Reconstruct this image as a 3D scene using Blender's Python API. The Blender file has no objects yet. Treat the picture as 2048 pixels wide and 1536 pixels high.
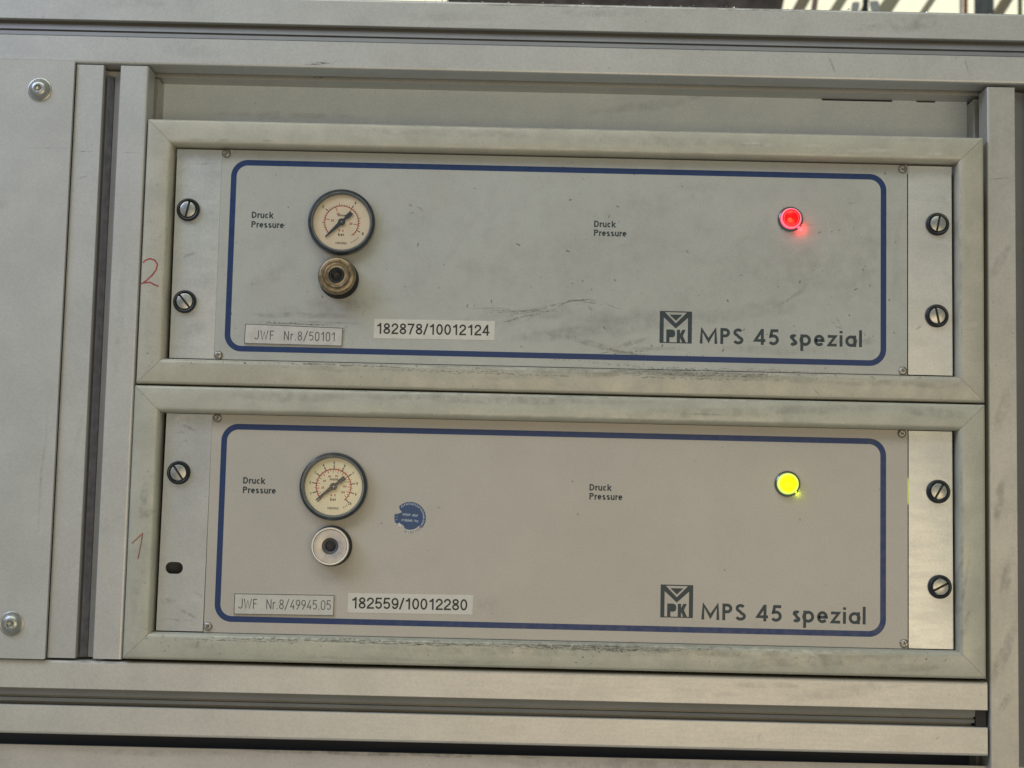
import bpy, math, random
from math import pi, cos, sin, radians, hypot
from mathutils import Matrix, Vector
from mathutils.geometry import tessellate_polygon
random.seed(7)
MM = 0.001
SC = bpy.context.scene
COL = SC.collection

# ------------------------------------------------------------------ camera, world, lamps, exposure
cam = bpy.data.cameras.new('camera')
camo = bpy.data.objects.new('camera', cam); COL.objects.link(camo)
YAW, PITCH, ROLL = 2.88200173e-03, 9.13305521e-02, -2.32874655e-02
camo.matrix_world = (Matrix.Translation((0.2146243, -0.9435010, -0.2298784)) @ Matrix.Rotation(YAW, 4, 'Z')
                     @ Matrix.Rotation(PITCH, 4, 'X') @ Matrix.Rotation(ROLL, 4, 'Y') @ Matrix.Rotation(pi/2, 4, 'X'))
cam.sensor_width = 36; cam.lens = 3080/2048*36
cam.clip_start = 0.01; cam.clip_end = 100
cam.dof.use_dof = True; cam.dof.focus_distance = 0.945; cam.dof.aperture_fstop = 20
SC.camera = camo
w = bpy.data.worlds.new('World'); SC.world = w; w.use_nodes = True
w.node_tree.nodes['Background'].inputs[0].default_value = (0.93, 1.0, 0.95, 1)
w.node_tree.nodes['Background'].inputs[1].default_value = 0.205

def area(name, loc, target, sx, sy, power, color):
    l = bpy.data.lights.new(name, 'AREA'); l.shape = 'RECTANGLE'; l.size = sx; l.size_y = sy
    l.energy = power; l.color = color
    o = bpy.data.objects.new(name, l); COL.objects.link(o); o.location = loc
    o.rotation_euler = (Vector(target)-Vector(loc)).to_track_quat('-Z', 'Y').to_euler()
    return o
area('ceiling_light', (-0.1, -1.9, 2.3), (0.2, 0, -0.1), 2.6, 0.9, 24, (0.95, 1.0, 0.86))
area('cool_haze_light', (-1.25, -1.0, 1.05), (-0.05, 0, 0.05), 0.9, 0.9, 15, (0.58, 0.68, 1.0))  # unseen cool lamp added to stand in for bluish haze at top left
area('glass_reflection_light', (-0.085, -1.9, -0.20), (0.11, 0, -0.215), 0.10, 0.07, 0.14, (1.0, 0.62, 0.36))  # unseen light added only for the warm reflection in the lower gauge glass
area('hall_lamp', (0.60, -2.0, -0.45), (0.25, 0, -0.25), 1.4, 0.7, 8.3, (1.0, 0.77, 0.46))
SC.view_settings.view_transform = 'Standard'; SC.view_settings.look = 'None'
SC.view_settings.exposure = 0.0; SC.view_settings.gamma = 1.0

# ------------------------------------------------------------------ node helpers
class NT:
    def __init__(s, name):
        s.m = bpy.data.materials.new(name); s.m.use_nodes = True; s.t = s.m.node_tree
        s.b = s.t.nodes['Principled BSDF']; s.pos = None
    def n(s, typ, **k):
        x = s.t.nodes.new(typ)
        for a, v in k.items(): setattr(x, a, v)
        return x
    def l(s, a, b): s.t.links.new(a, b)
    def P(s):
        if s.pos is None: s.pos = s.n('ShaderNodeNewGeometry').outputs['Position']
        return s.pos
    def val(s, sock, v):
        if hasattr(v, 'is_output') or isinstance(v, bpy.types.NodeSocket): s.l(v, sock)
        else: sock.default_value = v
    def math(s, op, a, b=0.0, c=0.0, clamp=False):
        x = s.n('ShaderNodeMath', operation=op, use_clamp=clamp)
        s.val(x.inputs[0], a); s.val(x.inputs[1], b); s.val(x.inputs[2], c); return x.outputs[0]
    def noise(s, scale, detail=4, rough=.55, stretch=(1, 1, 1), off=(0, 0, 0)):
        mp = s.n('ShaderNodeMapping'); s.l(s.P(), mp.inputs[0]); mp.inputs['Scale'].default_value = stretch
        mp.inputs['Location'].default_value = off
        x = s.n('ShaderNodeTexNoise'); s.l(mp.outputs[0], x.inputs['Vector'])
        x.inputs['Scale'].default_value = scale; x.inputs['Detail'].default_value = detail
        x.inputs['Roughness'].default_value = rough; return x.outputs['Fac']
    def ramp(s, f, a, b, lo=0.0, hi=1.0):
        x = s.n('ShaderNodeMapRange'); s.l(f, x.inputs[0]); x.interpolation_type = 'SMOOTHSTEP'
        for i, v in enumerate((a, b, lo, hi)): x.inputs[i+1].default_value = v
        return x.outputs[0]
    def spot(s, x0, z0, ang, lx, lz, wob=0.0, ws=60, soft=.6):
        """soft ellipse (mm) in the XZ plane of the wall, edge wobbled by noise"""
        mp = s.n('ShaderNodeMapping', vector_type='TEXTURE')
        src = s.P()
        if wob:
            nz = s.n('ShaderNodeTexNoise'); s.l(src, nz.inputs['Vector']); nz.inputs['Scale'].default_value = ws
            sub = s.n('ShaderNodeVectorMath', operation='SUBTRACT'); s.l(nz.outputs['Color'], sub.inputs[0]); sub.inputs[1].default_value = (.5, .5, .5)
            ml = s.n('ShaderNodeVectorMath', operation='SCALE'); s.l(sub.outputs[0], ml.inputs[0]); ml.inputs['Scale'].default_value = wob*MM
            ad = s.n('ShaderNodeVectorMath', operation='ADD'); s.l(src, ad.inputs[0]); s.l(ml.outputs[0], ad.inputs[1]); src = ad.outputs[0]
        s.l(src, mp.inputs[0])
        mp.inputs['Location'].default_value = (x0*MM, 0, z0*MM); mp.inputs['Rotation'].default_value = (0, -radians(ang), 0)
        mp.inputs['Scale'].default_value = (lx*MM, 1000, lz*MM)
        ln = s.n('ShaderNodeVectorMath', operation='LENGTH'); s.l(mp.outputs[0], ln.inputs[0])
        return s.ramp(ln.outputs['Value'], 1.0-soft, 1.0, 1.0, 0.0)
    def mix(s, f, a, b, typ='MIX'):
        x = s.n('ShaderNodeMix', data_type='RGBA', blend_type=typ); s.val(x.inputs[0], f)
        s.val(x.inputs[6], a if not isinstance(a, tuple) else (*a[:3], 1)); s.val(x.inputs[7], b if not isinstance(b, tuple) else (*b[:3], 1))
        return x.outputs[2]
    def bump(s, h, strength, dist=.001):
        x = s.n('ShaderNodeBump'); s.l(h, x.inputs['Height']); x.inputs['Strength'].default_value = strength
        x.inputs['Distance'].default_value = dist; s.l(x.outputs[0], s.b.inputs['Normal'])
    def set(s, base=None, metal=None, rough=None):
        if base is not None: s.val(s.b.inputs['Base Color'], base if not isinstance(base, tuple) else (*base, 1))
        if metal is not None: s.val(s.b.inputs['Metallic'], metal)
        if rough is not None: s.val(s.b.inputs['Roughness'], rough)
        return s.m
    def worn(s, base, dark, amt=.5, seed=0, marks=(), specks=True, mott=.10, mscale=28):
        """base colour with soft mottling, grime smears, specks and positioned marks"""
        mo = s.noise(mscale, 5, .6, off=(seed, seed*.7, 0))
        c = s.mix(s.ramp(mo, .3, .7), tuple(v*(1-mott) for v in base), tuple(min(1, v*(1+mott)) for v in base))
        fine = s.noise(900, 2, .5); c = s.mix(s.ramp(fine, .35, .65, 0, .10), c, dark)
        g = s.ramp(s.noise(50, 6, .62, off=(seed+3, 0, seed)), .52, .88, 0, amt*.55); c = s.mix(g, c, dark)
        if specks:
            sp = s.ramp(s.noise(260, 3, .6, off=(seed, 5, 1)), .70, .76, 0, amt); c = s.mix(sp, c, dark)
        for mk in marks:
            x0, z0, ang, lx, lz, op = mk[:6]; wob = mk[6] if len(mk) > 6 else 1.5
            colr = mk[7] if len(mk) > 7 else dark
            e = s.spot(x0, z0, ang, lx, lz, wob, 90 if lx < 12 else 40)
            br = s.ramp(s.noise(150 if lx > 15 else 320, 5, .62, off=(x0, 0, z0)), .30, .72)
            c = s.mix(s.math('MULTIPLY', s.math('MULTIPLY', e, br), op), c, colr)
        return c

# ------------------------------------------------------------------ materials
def m_alu(name, base, dark, marks=(), axis='x', seed=0, metal=.35, rough=.42, amt=.35, mott=.05):
    s = NT(name); c = s.worn(base, dark, amt, seed, marks, mott=mott)
    st = (3, 40, 40) if axis == 'x' else (40, 40, 3)
    br = s.noise(22, 3, .6, stretch=st)
    c = s.mix(s.ramp(br, .3, .7, 0, .07), c, tuple(v*.8 for v in base))
    s.set(c, metal, s.ramp(br, .3, .7, rough-.005, rough+.03)); s.bump(s.noise(1500, 2, .5), .12, .0002); return s.m
DARK = (.10, .10, .095)
M = {}
M['beam_top'] = m_alu('matte aluminium with scuffs', (.60, .60, .57), DARK, [
    (88, 54.3, 0, 10, .9, .9, 1.5), (83, 53.2, 0, 7, .7, .7), (407, 60, -70, 9, .7, .55, .6), (491, 61, -74, 8, .6, .5, .6), (325, 69, -45, 4, .6, .5),
    (260, 90, 0, 30, 3, .25, 5), (455, 88, 10, 26, 7, .32, 6), (430, 84, 0, 14, 3, .25, 5), (230, 94.6, 0, 60, 1.2, .8, 2, (.16, .12, .09)), (360, 94.8, 0, 60, .9, .7, 2, (.16, .12, .09)),
    (-30, 90, 0, 30, 4, .18, 6), (10, 60, 0, 30, 5, .12, 6), (170, 86, 0, 40, 4, .15, 6)], seed=1)
M['beam_low'] = m_alu('pale anodised aluminium', (.66, .64, .59), DARK, [
    (420, -324, 8, 45, 5, .22, 6), (330, -328, 0, 30, 3, .18, 5), (470, -352, 30, 5, 1, .3), (250, -330, 0, 40, 4, .12, 6), (370, -322, 0, 30, 2.5, .3, 4),
    (365, -353, 75, 4, .8, .35), (-30, -317.6, 0, 26, 1.1, .6, 2), (120, -317.4, 0, 60, .8, .5, 2)], seed=5, amt=.22)
M['post_left'] = m_alu('satin aluminium post', (.60, .60, .57), DARK, [
    (-56, -5.2, 0, 8, .28, .75, .4), (-29, -5.2, 0, 7, .3, .85, .3), (-52, -180, 80, 26, 2, .12, 4), (-30, -110, 88, 60, 3, .14, 4), (-58, -22, 20, 6, .8, .3)], 'z', seed=9, amt=.18)
M['post_right'] = m_alu('grimy warm aluminium post', (.545, .53, .485), DARK, [
    (512, -9, 6, 9, .45, .75, .6), (512, -60, 60, 16, 4, .3, 5), (513, -150, 70, 20, 5, .28, 6), (510, -210, 80, 18, 4, .45, 6), (514, -255, 80, 24, 4, .38, 6),
    (511, -300, 70, 26, 5, .42, 6), (512, -330, 60, 12, 3, .32, 5), (508, 10, 90, 20, 4, .16, 5)], 'z', seed=13, amt=.5, mott=.08)
M['slot_low'] = m_alu('dark slot strip', (.25, .25, .235), DARK, seed=2, rough=.5)
M['slot'] = m_alu('dull slot strip', (.27, .275, .285), DARK, seed=2, rough=.5)
M['slot_post'] = m_alu('pale slot strip', (.42, .43, .46), DARK, seed=2, rough=.5)
M['slot_shade'] = None
M['cover'] = m_alu('grey sheet cover', (.56, .56, .53), DARK, [
    (-76, -4.0, 2, 20, .28, .6, .4), (-106, -40, 0, 5, 4, .15, 4), (-72, -205, 88, 50, 1.2, .3, 3), (-68, -300, 60, 12, 3, .14, 5), (-108, -250, 0, 8, 5, .12, 4)], 'z', seed=20, metal=.1, amt=.15)
M['back'] = m_alu('light grey back sheet', (.80, .90, 1.0), DARK, [(60, 32, 0, 60, 3, .2, 5), (300, 45, 10, 60, 4, .2, 6)], seed=22, metal=.05, rough=.5, amt=.15)
M['sheet'] = m_alu('warm grey sheet', (.58, .54, .49), DARK, [(150, -369, 0, 120, 1.8, .7, 3), (300, -373, 0, 120, 5, .35, 8), (0, -372, 0, 60, 3, .3, 6)], seed=23, metal=.05, rough=.5, amt=.4)

def m_frame(name, base, marks, seed):
    s = NT(name); marks = [tuple(m_[:5])+(m_[5]*.72,)+tuple(m_[6:]) for m_ in marks]
    c = s.worn(base, (.15, .145, .12), .26, seed, marks, mott=.07, mscale=60)
    lt = s.ramp(s.noise(150, 4, .7, off=(seed, 2, 9)), .66, .74, 0, .35); c = s.mix(lt, c, (.70, .67, .60))
    s.set(c, .12, s.ramp(s.noise(70, 3), .3, .7, .36, .55))
    h = s.math('ADD', s.noise(420, 4, .65), s.math('MULTIPLY', s.noise(2500, 2), .35)); s.bump(h, .22, .0005); return s.m
G2 = (.13, .125, .10); LT = (.78, .76, .70)
M['frame_up'] = m_frame('scuffed painted frame', (.525, .505, .415), [(241, -134.6, 0, 250, 1.5, .6, 2), (300, -136, 0, 150, 2.2, .45, 4), (486, -66, 90, 70, 1.2, .45, 2), (-3.5, -66, 90, 70, 1.0, .3, 2), (241, 15.2, 0, 250, .9, .5, 1.5),
    (170, 11, 0, 90, 3, .35, 5), (57, 3.5, 0, 4, .8, .6), (360, 8.5, 0, 14, 2, .7, 3, LT), (357, 7.6, 0, 10, 1.1, .7, 2), (395, 7.8, 0, 9, 1.4, .6, 3, LT), (430, 6, 0, 22, 1.5, .6, 3, LT),
    (470, 4.8, 0, 7, 1, .6, 2, LT), (300, 9, 0, 90, 4, .28, 6), (455, 13, 0, 30, 2, .3, 4), (492, -98.5, 10, 6, .5, .6, 1), (492, -104, 5, 6, .5, .5, 1), (493, -101, 0, 4, 2, .5, 2, LT),
    (110, -137, 0, 70, 3, .35, 5), (250, -137.5, 3, 90, 2.2, .4, 5), (350, -137, -2, 100, 2.4, .45, 5), (450, -139, 0, 50, 2.5, .5, 5), (398, -145, -40, 4, .6, .6),
    (-5.5, -56, 60, 5, 1.3, .5, 3), (-8, -135, 40, 3, 1, .5, 2), (-10, -100, 85, 30, 4, .15, 5), (20, 2.8, 0, 26, 1.4, .4, 3), (492, -40, 85, 30, 4, .22, 6)], 4)
M['frame_low'] = m_frame('dirty painted frame', (.52, .515, .43), [(241, -300.6, 0, 250, 1.8, .75, 2.5), (330, -303, 0, 150, 2.6, .5, 4), (486, -232, 90, 70, 1.4, .5, 2), (241, -151, 0, 255, 1.1, .6, 2), (241, -164, 0, 250, 1.2, .35, 2),
    (200, -154, 0, 120, 3, .55, 5), (80, -155, 0, 60, 4, .45, 6), (350, -158, 3, 120, 4, .5, 6), (470, -156, 0, 30, 4, .45, 6), (330, -160, 0, 20, .8, .6, 2),
    (-9, -220, 80, 14, 3, .5, 5), (-7, -228, 40, 6, 3, .5, 4), (-10, -262, 85, 40, 4, .25, 6), (487, -262, 80, 22, 1.4, .7, 3), (488, -283, 75, 16, 1.7, .75, 3), (486, -248, 75, 10, 1, .6, 3),
    (30, -305.5, 0, 16, 3, .4, 4), (26.5, -306, 70, 3, 1.4, .75, 2), (230, -305, 0, 160, 3.2, .4, 6), (400, -306, 4, 80, 4.5, .55, 7), (320, -303.5, -3, 60, 2.4, .5, 5), (394, -302.5, -20, 8, 1.1, .6, 3, LT),
    (387, -301.6, 0, 60, 1.2, .6, 3, LT), (455, -309, 0, 30, 3, .4, 5), (150, -312, 0, 100, 1.5, .35, 4)], 8)

def m_plate(name, base, marks, seed, amt):
    s = NT(name); c = s.worn(base, (.17, .165, .15), amt, seed, marks, mott=.04, mscale=14)
    sp = s.ramp(s.noise(330, 4, .65, off=(seed, 1, 3)), .64, .74, 0, min(1, amt*1.5)); c = s.mix(sp, c, (.12, .115, .10))
    mid = s.noise(75, 6, .7, off=(seed*2, 4, 3)); c = s.mix(s.ramp(mid, .42, .72, 0, amt*.26), c, (.17, .165, .14))
    mid2 = s.noise(110, 5, .6, off=(seed*2, 9, 3)); c = s.mix(s.ramp(mid2, .55, .75, 0, .08), c, (.66, .65, .62))
    rd = s.ramp(s.noise(19, 2, .5, off=(seed+8, 1, 3)), .55, .75, 0, .10); c = s.mix(rd, c, (.50, .40, .36))
    s.set(c, 0.0, .38); s.bump(s.noise(2400, 2, .5), .10, .0002); return s.m
SK = (.20, .19, .17)
M['plate_up'] = m_plate('smudged grey panel paint', (.50, .51, .47), [(76, -109.4, 0, 34, .5, .8, 1), (107.6, -117, 90, 6, .4, .8, 1), (250, -70, 20, 80, 26, .12, 16), (350, -60, -10, 80, 30, .14, 18), (420, -60, 0, 60, 50, .14, 20), (290, -103, 6, 70, 9, .32, 10), (380, -118, 0, 50, 4, .3, 6), (241, -125.5, 0, 180, 1.5, .35, 3),
    (146, -33.5, 0, 2, 1.2, .7, 1), (151, -34.5, -45, 4, .7, .4, 1), (150, -41, 0, 14, 9, .14, 6),
    (240, -93.2, 10, 14, .55, .95, 3.2, (.13, .12, .10)), (258, -91.6, -6, 13, .6, 1, 3.2, (.13, .12, .10)), (272, -93.6, -20, 8, .5, .8, 3), (215, -98, 0, 30, .6, .75, 4), (196, -97, 4, 18, .5, .6, 4),
    (205, -104, 10, 60, 8, .26, 10), (250, -100, 0, 60, 5, .22, 8), (240, -112, 10, 40, 5, .4, 8), (262, -118, -12, 34, 2.5, .65, 6), (285, -116, 15, 14, 2, .6, 4), (300, -119.5, 0, 24, 1.6, .5, 4),
    (330, -80, 25, 60, 12, .10, 12), (400, -70, -30, 50, 16, .12, 14), (360, -95, 10, 50, 6, .22, 9), (413, -100, -50, 4, 1.2, .6, 3), (388, -82, 40, 8, 2, .4, 5), (430, -60, 70, 30, 8, .18, 9), (420, -112, 0, 24, 3, .4, 6),
    (300, -28, 15, 60, 10, .12, 12), (100, -98, 8, 50, 6, .22, 8), (80, -104, 0, 40, 2.4, .45, 5), (112, -95, 0, 10, 2, .3), (60, -80, 30, 24, 6, .16, 8), (108, -112, 60, 4, 1.4, .6, 2), (97, -108, 0, 25, 1.2, .5, 3),
    (448, -60, 85, 40, 2.5, .14, 5), (208, -65, 55, 30, 8, .10, 9), (180, -50, 60, 24, 4, .12, 8), (395, -40, 10, 4, .8, .5, 2), (420, -26, 0, 3, .8, .5, 2)], 3, .44)
M['plate_low'] = m_plate('clean grey panel paint with warm light cast', (.53, .495, .435), [  # same paint as upper plate, warm light cast put into the base colour
    (250, -202.5, 20, 1.3, .9, .9, .5, (.12, .11, .10)), (200, -278, 0, 9, 5.5, .25, 3), (108, -228, 0, 20, 6, .10, 6), (325, -188, 60, 3, .4, .4, 1), (135, -205, -40, 4, .4, .3, 1),
    (150, -255, 15, 40, 10, .06, 10), (362, -287, 0, 30, 3, .12, 5), (118, -231.5, 0, 5, 1.6, .2, 2)], 11, .13)
def m_ear(name, base, marks, seed, amt=.25):
    s = NT(name); c = s.worn(base, DARK, amt, seed, marks, mott=.07, mscale=30)
    br = s.noise(40, 3, .6, stretch=(1, 30, 5)); c = s.mix(s.ramp(br, .3, .7, 0, .07), c, tuple(v*.8 for v in base))
    s.set(c, .62, s.ramp(br, .3, .7, .32, .37)); s.bump(s.noise(45, 2, .5), .14, .0010); return s.m
M['ear_up'] = m_ear('brushed aluminium strip', (.72, .74, .725), [(17, -10, 5, 7, .8, .4, 2), (10, -68, 20, 8, 1.2, .35, 3), (14, -115, 30, 12, 6, .14, 5), (462, -103, 40, 3, 1, .5, 2), (463, -112, 0, 5, 4, .12, 4)], 6)
M['ear_low'] = m_ear('bare aluminium strip', (.58, .61, .62), [
    (11, -170, 10, 9, 4, .5, 4, (.86, .85, .82)), (15, -175.5, -30, 6, 1.4, .5, 3), (10, -178, 0, 5, .8, .6, 2, (.25, .24, .22)), (12, -183, 20, 4, .6, .5, 2), (20, -188, -45, 1.5, .5, .7, 1), (24, -276, -30, 5, .8, .65, 2), (18, -288, -30, 8, 1.5, .5, 3),
    (6, -281, 0, 6, 3, .35, 4), (14, -292, 0, 13, 1, .3, 3)], 16)

def simple(name, col, metal=0.0, rough=.5, emit=None, es=0, noise=0.0, ns=200, coat=0):
    s = NT(name)
    if noise:
        nz = s.noise(ns, 4, .6); c = s.mix(s.ramp(nz, .3, .7), tuple(v*(1-noise) for v in col), tuple(min(1, v*(1+noise)) for v in col))
        s.set(c, metal, s.ramp(nz, .3, .7, max(.05, rough-.06), rough+.08))
    else: s.set(col, metal, rough)
    if emit: s.b.inputs['Emission Color'].default_value = (*emit, 1); s.b.inputs['Emission Strength'].default_value = es
    if coat: s.b.inputs['Coat Weight'].default_value = coat
    return s.m
M['blue'] = simple('blue border print', (.011, .040, .140), 0, .42, noise=.04)
M['scuff'] = simple('grey scuff dirt', (.25, .245, .215), 0, .6, noise=.3, ns=600)
M['grime'] = simple('dark edge grime', (.29, .285, .245), 0, .7, noise=.3, ns=500)
M['ink'] = simple('dark slate lettering ink', (.035, .055, .065), 0, .5, noise=.2)
M['black_ink'] = simple('black printed ink', (.03, .03, .032), 0, .5, noise=.2)
M['engrave'] = simple('grey engraved lettering', (.10, .10, .10), 0, .5, noise=.2)
M['red_marker'] = simple('red felt pen', (.36, .075, .065), 0, .5, noise=.3)
M['brown_marker'] = simple('faded red felt pen', (.30, .13, .09), 0, .5, noise=.4, ns=500)
M['label_white'] = simple('off white label', (.69, .67, .60), 0, .45, noise=.05)
M['label_grey'] = simple('pale engraved plate', (.60, .585, .54), .05, .4, noise=.06)
M['black_plastic'] = simple('black plastic', (.018, .022, .026), 0, .35, noise=.2)
M['bezel'] = simple('black enamel bezel', (.030, .038, .045), 0, .30, noise=.1, coat=.3)
M['bezel_edge'] = simple('worn grey bezel lip', (.16, .18, .19), .3, .32, noise=.15)
M['rubber'] = simple('black rubber ring', (.012, .012, .016), 0, .55)
M['dial'] = simple('cream gauge dial', (.79, .71, .47), 0, .5, noise=.03)
M['dial_pink'] = simple('pale pinkish gauge dial', (.74, .615, .44), 0, .5, noise=.03)
M['scale_red'] = simple('red dial print', (.45, .085, .06), 0, .5)
M['scale_black'] = simple('black dial print', (.05, .05, .05), 0, .5)
M['needle'] = simple('dark needle', (.03, .035, .045), 0, .4)
M['steel'] = simple('plated steel screw', (.46, .47, .44), .8, .34, noise=.06, ns=300)
M['steel_dark'] = simple('dull steel screw', (.40, .38, .35), .8, .35, noise=.3, ns=500)
M['slot_dark'] = simple('shadowed screw recess metal', (.05, .05, .05), .3, .6, noise=.2)
M['socket_brown'] = simple('dull brown socket ring', (.11, .095, .08), .3, .45)
M['ring_yellow'] = simple('greener lens groove', (.4, .5, .0), 0, .25, (.52, .72, .0), .75)
M['ring_red'] = simple('pale lens groove', (.5, .2, .2), 0, .25, (1, .10, .12), .8)
M['chrome'] = simple('dark nickel lamp ring', (.26, .27, .27), 1.0, .22)
M['brass'] = simple('aged brass coupling', (.31, .245, .155), .75, .38, noise=.30, ns=260)
M['alu_disc'] = simple('turned aluminium collar', (.56, .53, .50), .5, .40, noise=.14, ns=300)
M['alu_rim'] = simple('bright collar rim', (.80, .78, .74), .6, .30, noise=.06)
M['lamp_red'] = simple('lit red lens', (.5, .0, .0), 0, .25, (1, .003, .004), 1.15)
M['lamp_red_core'] = simple('lit red lamp core', (.5, .02, .0), 0, .25, (1, .07, .02), 1.6)
M['lamp_pink'] = simple('glowing pink lens rim', (.8, .25, .3), 0, .25, (1, .16, .26), .8)
M['lamp_yellow'] = simple('lit yellow green lens', (.4, .5, .0), 0, .25, (.86, 1, .0), 1.2)
M['lamp_yellow_rim'] = simple('glowing pale green lens rim', (.6, .7, .2), 0, .25, (.72, .95, .16), .8)
M['sticker_blue'] = simple('blue foil sticker', (.030, .075, .19), .1, .38, noise=.12)
M['sticker_silver'] = simple('torn silver sticker paper', (.62, .63, .64), .1, .4, noise=.35, ns=900)
M['sticker_print'] = simple('pale sticker print', (.42, .48, .52), 0, .5, noise=.2, ns=900)
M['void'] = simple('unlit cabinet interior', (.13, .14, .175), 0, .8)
M['chip'] = simple('metal swarf', (.85, .84, .80), .8, .25)
g = NT('gauge glass'); mixn = g.n('ShaderNodeMixShader'); mixn.inputs[0].default_value = .055; tr = g.n('ShaderNodeBsdfTransparent'); gl = g.n('ShaderNodeBsdfGlossy')
gl.inputs['Roughness'].default_value = .17; 
g.l(tr.outputs[0], mixn.inputs[1]); g.l(gl.outputs[0], mixn.inputs[2])
g.l(mixn.outputs[0], g.t.nodes['Material Output'].inputs[0]); M['glass'] = g.m
M['slot_shade'] = simple('dark slot shade tone', (.15, .155, .185), 0, .6, noise=.2)  # tone of the shade inside the left post slot

# ------------------------------------------------------------------ mesh helpers (all coordinates mm: x right, y into the wall, z up)
def mesh_obj(name, V, F, mat, parent=None, smooth=False, origin=None):
    me = bpy.data.meshes.new(name)
    ox, oy, oz = origin or (0, 0, 0)
    me.from_pydata([((x-ox)*MM, (y-oy)*MM, (z-oz)*MM) for x, y, z in V], [], F)
    mats = mat if isinstance(mat, list) else [mat]
    for m in mats: me.materials.append(m)
    me.update()
    if smooth:
        for p in me.polygons: p.use_smooth = True
        if hasattr(me, 'set_sharp_from_angle'): me.set_sharp_from_angle(angle=radians(32))
    o = bpy.data.objects.new(name, me); COL.objects.link(o)
    if parent is not None: o.parent = parent
    ploc = parent['_o'] if parent is not None else (0, 0, 0)
    o.location = ((ox-ploc[0])*MM, (oy-ploc[1])*MM, (oz-ploc[2])*MM)
    o['_o'] = (float(ox), float(oy), float(oz))
    return o
def thing(name, label, cat, loc, group=None, kind=None):
    o = bpy.data.objects.new(name, None); COL.objects.link(o); o.location = [v*MM for v in loc]
    o.empty_display_size = .02; o['_o'] = tuple(float(v) for v in loc); o['label'] = label; o['category'] = cat
    if group: o['group'] = group
    if kind: o['kind'] = kind
    return o
def tag(o, label, cat, group=None, kind=None):
    o['label'] = label; o['category'] = cat
    if group: o['group'] = group
    if kind: o['kind'] = kind
    return o
class B:
    def __init__(s): s.V = []; s.F = []
    def add(s, V, F): b = len(s.V); s.V += V; s.F += [tuple(i+b for i in f) for f in F]
    def box(s, x0, x1, y0, y1, z0, z1):
        s.add([(x, y, z) for x in (x0, x1) for y in (y0, y1) for z in (z0, z1)],
              [(0, 1, 3, 2), (4, 6, 7, 5), (0, 4, 5, 1), (2, 3, 7, 6), (0, 2, 6, 4), (1, 5, 7, 3)])
    def loft(s, rings, closed=True, cap0=False, cap1=False):
        n = len(rings[0]); b = len(s.V)
        for r in rings: s.V += r
        for i in range(len(rings)-1):
            for j in range(n if closed else n-1):
                k = (j+1) % n; s.F.append((b+i*n+j, b+i*n+k, b+(i+1)*n+k, b+(i+1)*n+j))
        if cap0: s.F.append(tuple(b+j for j in range(n))[::-1])
        if cap1: s.F.append(tuple(b+(len(rings)-1)*n+j for j in range(n)))
    def lathe(s, cx, cz, prof, n=64, rf=None, cap=False):
        """prof: list of (r, y) or (r, y, key) with rf[key](theta)->multiplier"""
        rings = []
        for p in prof:
            r, y = p[0], p[1]; f = rf if len(p) > 2 else None
            rings.append([(cx+r*(f(2*pi*j/n) if f else 1)*cos(2*pi*j/n), y, cz+r*(f(2*pi*j/n) if f else 1)*sin(2*pi*j/n)) for j in range(n)])
        s.loft(rings, True, False, cap)
    def plate(s, outer, holes, y0, y1, chamfer=0.0):
        """flat polygon in XZ with holes, front face at y0, back at y1"""
        loops = [outer]+list(holes)
        tess = tessellate_polygon([[Vector((x, z, 0)) for x, z in lp] for lp in loops])
        pts = [p for lp in loops for p in lp]; n = len(pts); b = len(s.V)
        s.V += [(x, y0, z) for x, z in pts]+[(x, y1, z) for x, z in pts]
        for t in tess: s.F.append(tuple(b+i for i in t)); s.F.append(tuple(b+n+i for i in reversed(t)))
        k = 0
        for lp in loops:
            m = len(lp)
            for j in range(m):
                a, c = b+k+j, b+k+(j+1) % m; s.F.append((a, c, c+n, a+n))
            k += m
    def obj(s, name, mat, parent=None, smooth=False, origin=None): return mesh_obj(name, s.V, s.F, mat, parent, smooth, origin)
def rrect(x0, x1, z0, z1, r, n=8):
    o = []
    for cx, cz, a0 in ((x1-r, z1-r, 0), (x0+r, z1-r, 90), (x0+r, z0+r, 180), (x1-r, z0+r, 270)):
        for i in range(n+1): a = radians(a0+90*i/n); o.append((cx+r*cos(a), cz+r*sin(a)))
    return o

# ------------------------------------------------------------------ stroke lettering
def arc(cx, cy, rx, ry, a0, a1, n=None):
    n = n or max(4, int(abs(a1-a0)/15)); return [(cx+rx*cos(radians(a0+(a1-a0)*i/n)), cy+ry*sin(radians(a0+(a1-a0)*i/n))) for i in range(n+1)]
def ribbon(pts, hw, closed=False):
    P = [Vector(p) for p in pts]; n = len(P); L = []; R = []
    for i in range(n):
        if closed: a, c = P[(i-1) % n], P[(i+1) % n]
        else: a, c = P[max(i-1, 0)], P[min(i+1, n-1)]
        d1 = (P[i]-a); d2 = (c-P[i])
        if d1.length < 1e-9: d1 = d2
        if d2.length < 1e-9: d2 = d1
        d1.normalize(); d2.normalize(); n1 = Vector((-d1.y, d1.x)); n2 = Vector((-d2.y, d2.x)); m = n1+n2
        if m.length < .3: m = n1*1.0; k = 1
        else: m.normalize(); k = min(1/max(m.dot(n1), .3), 1.9)
        L.append(P[i]+m*hw*k); R.append(P[i]-m*hw*k)
    F = [(i, (i+1) % n, n+(i+1) % n, n+i) for i in range(n if closed else n-1)]
    return [(p.x, p.y) for p in L+R], F
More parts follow.
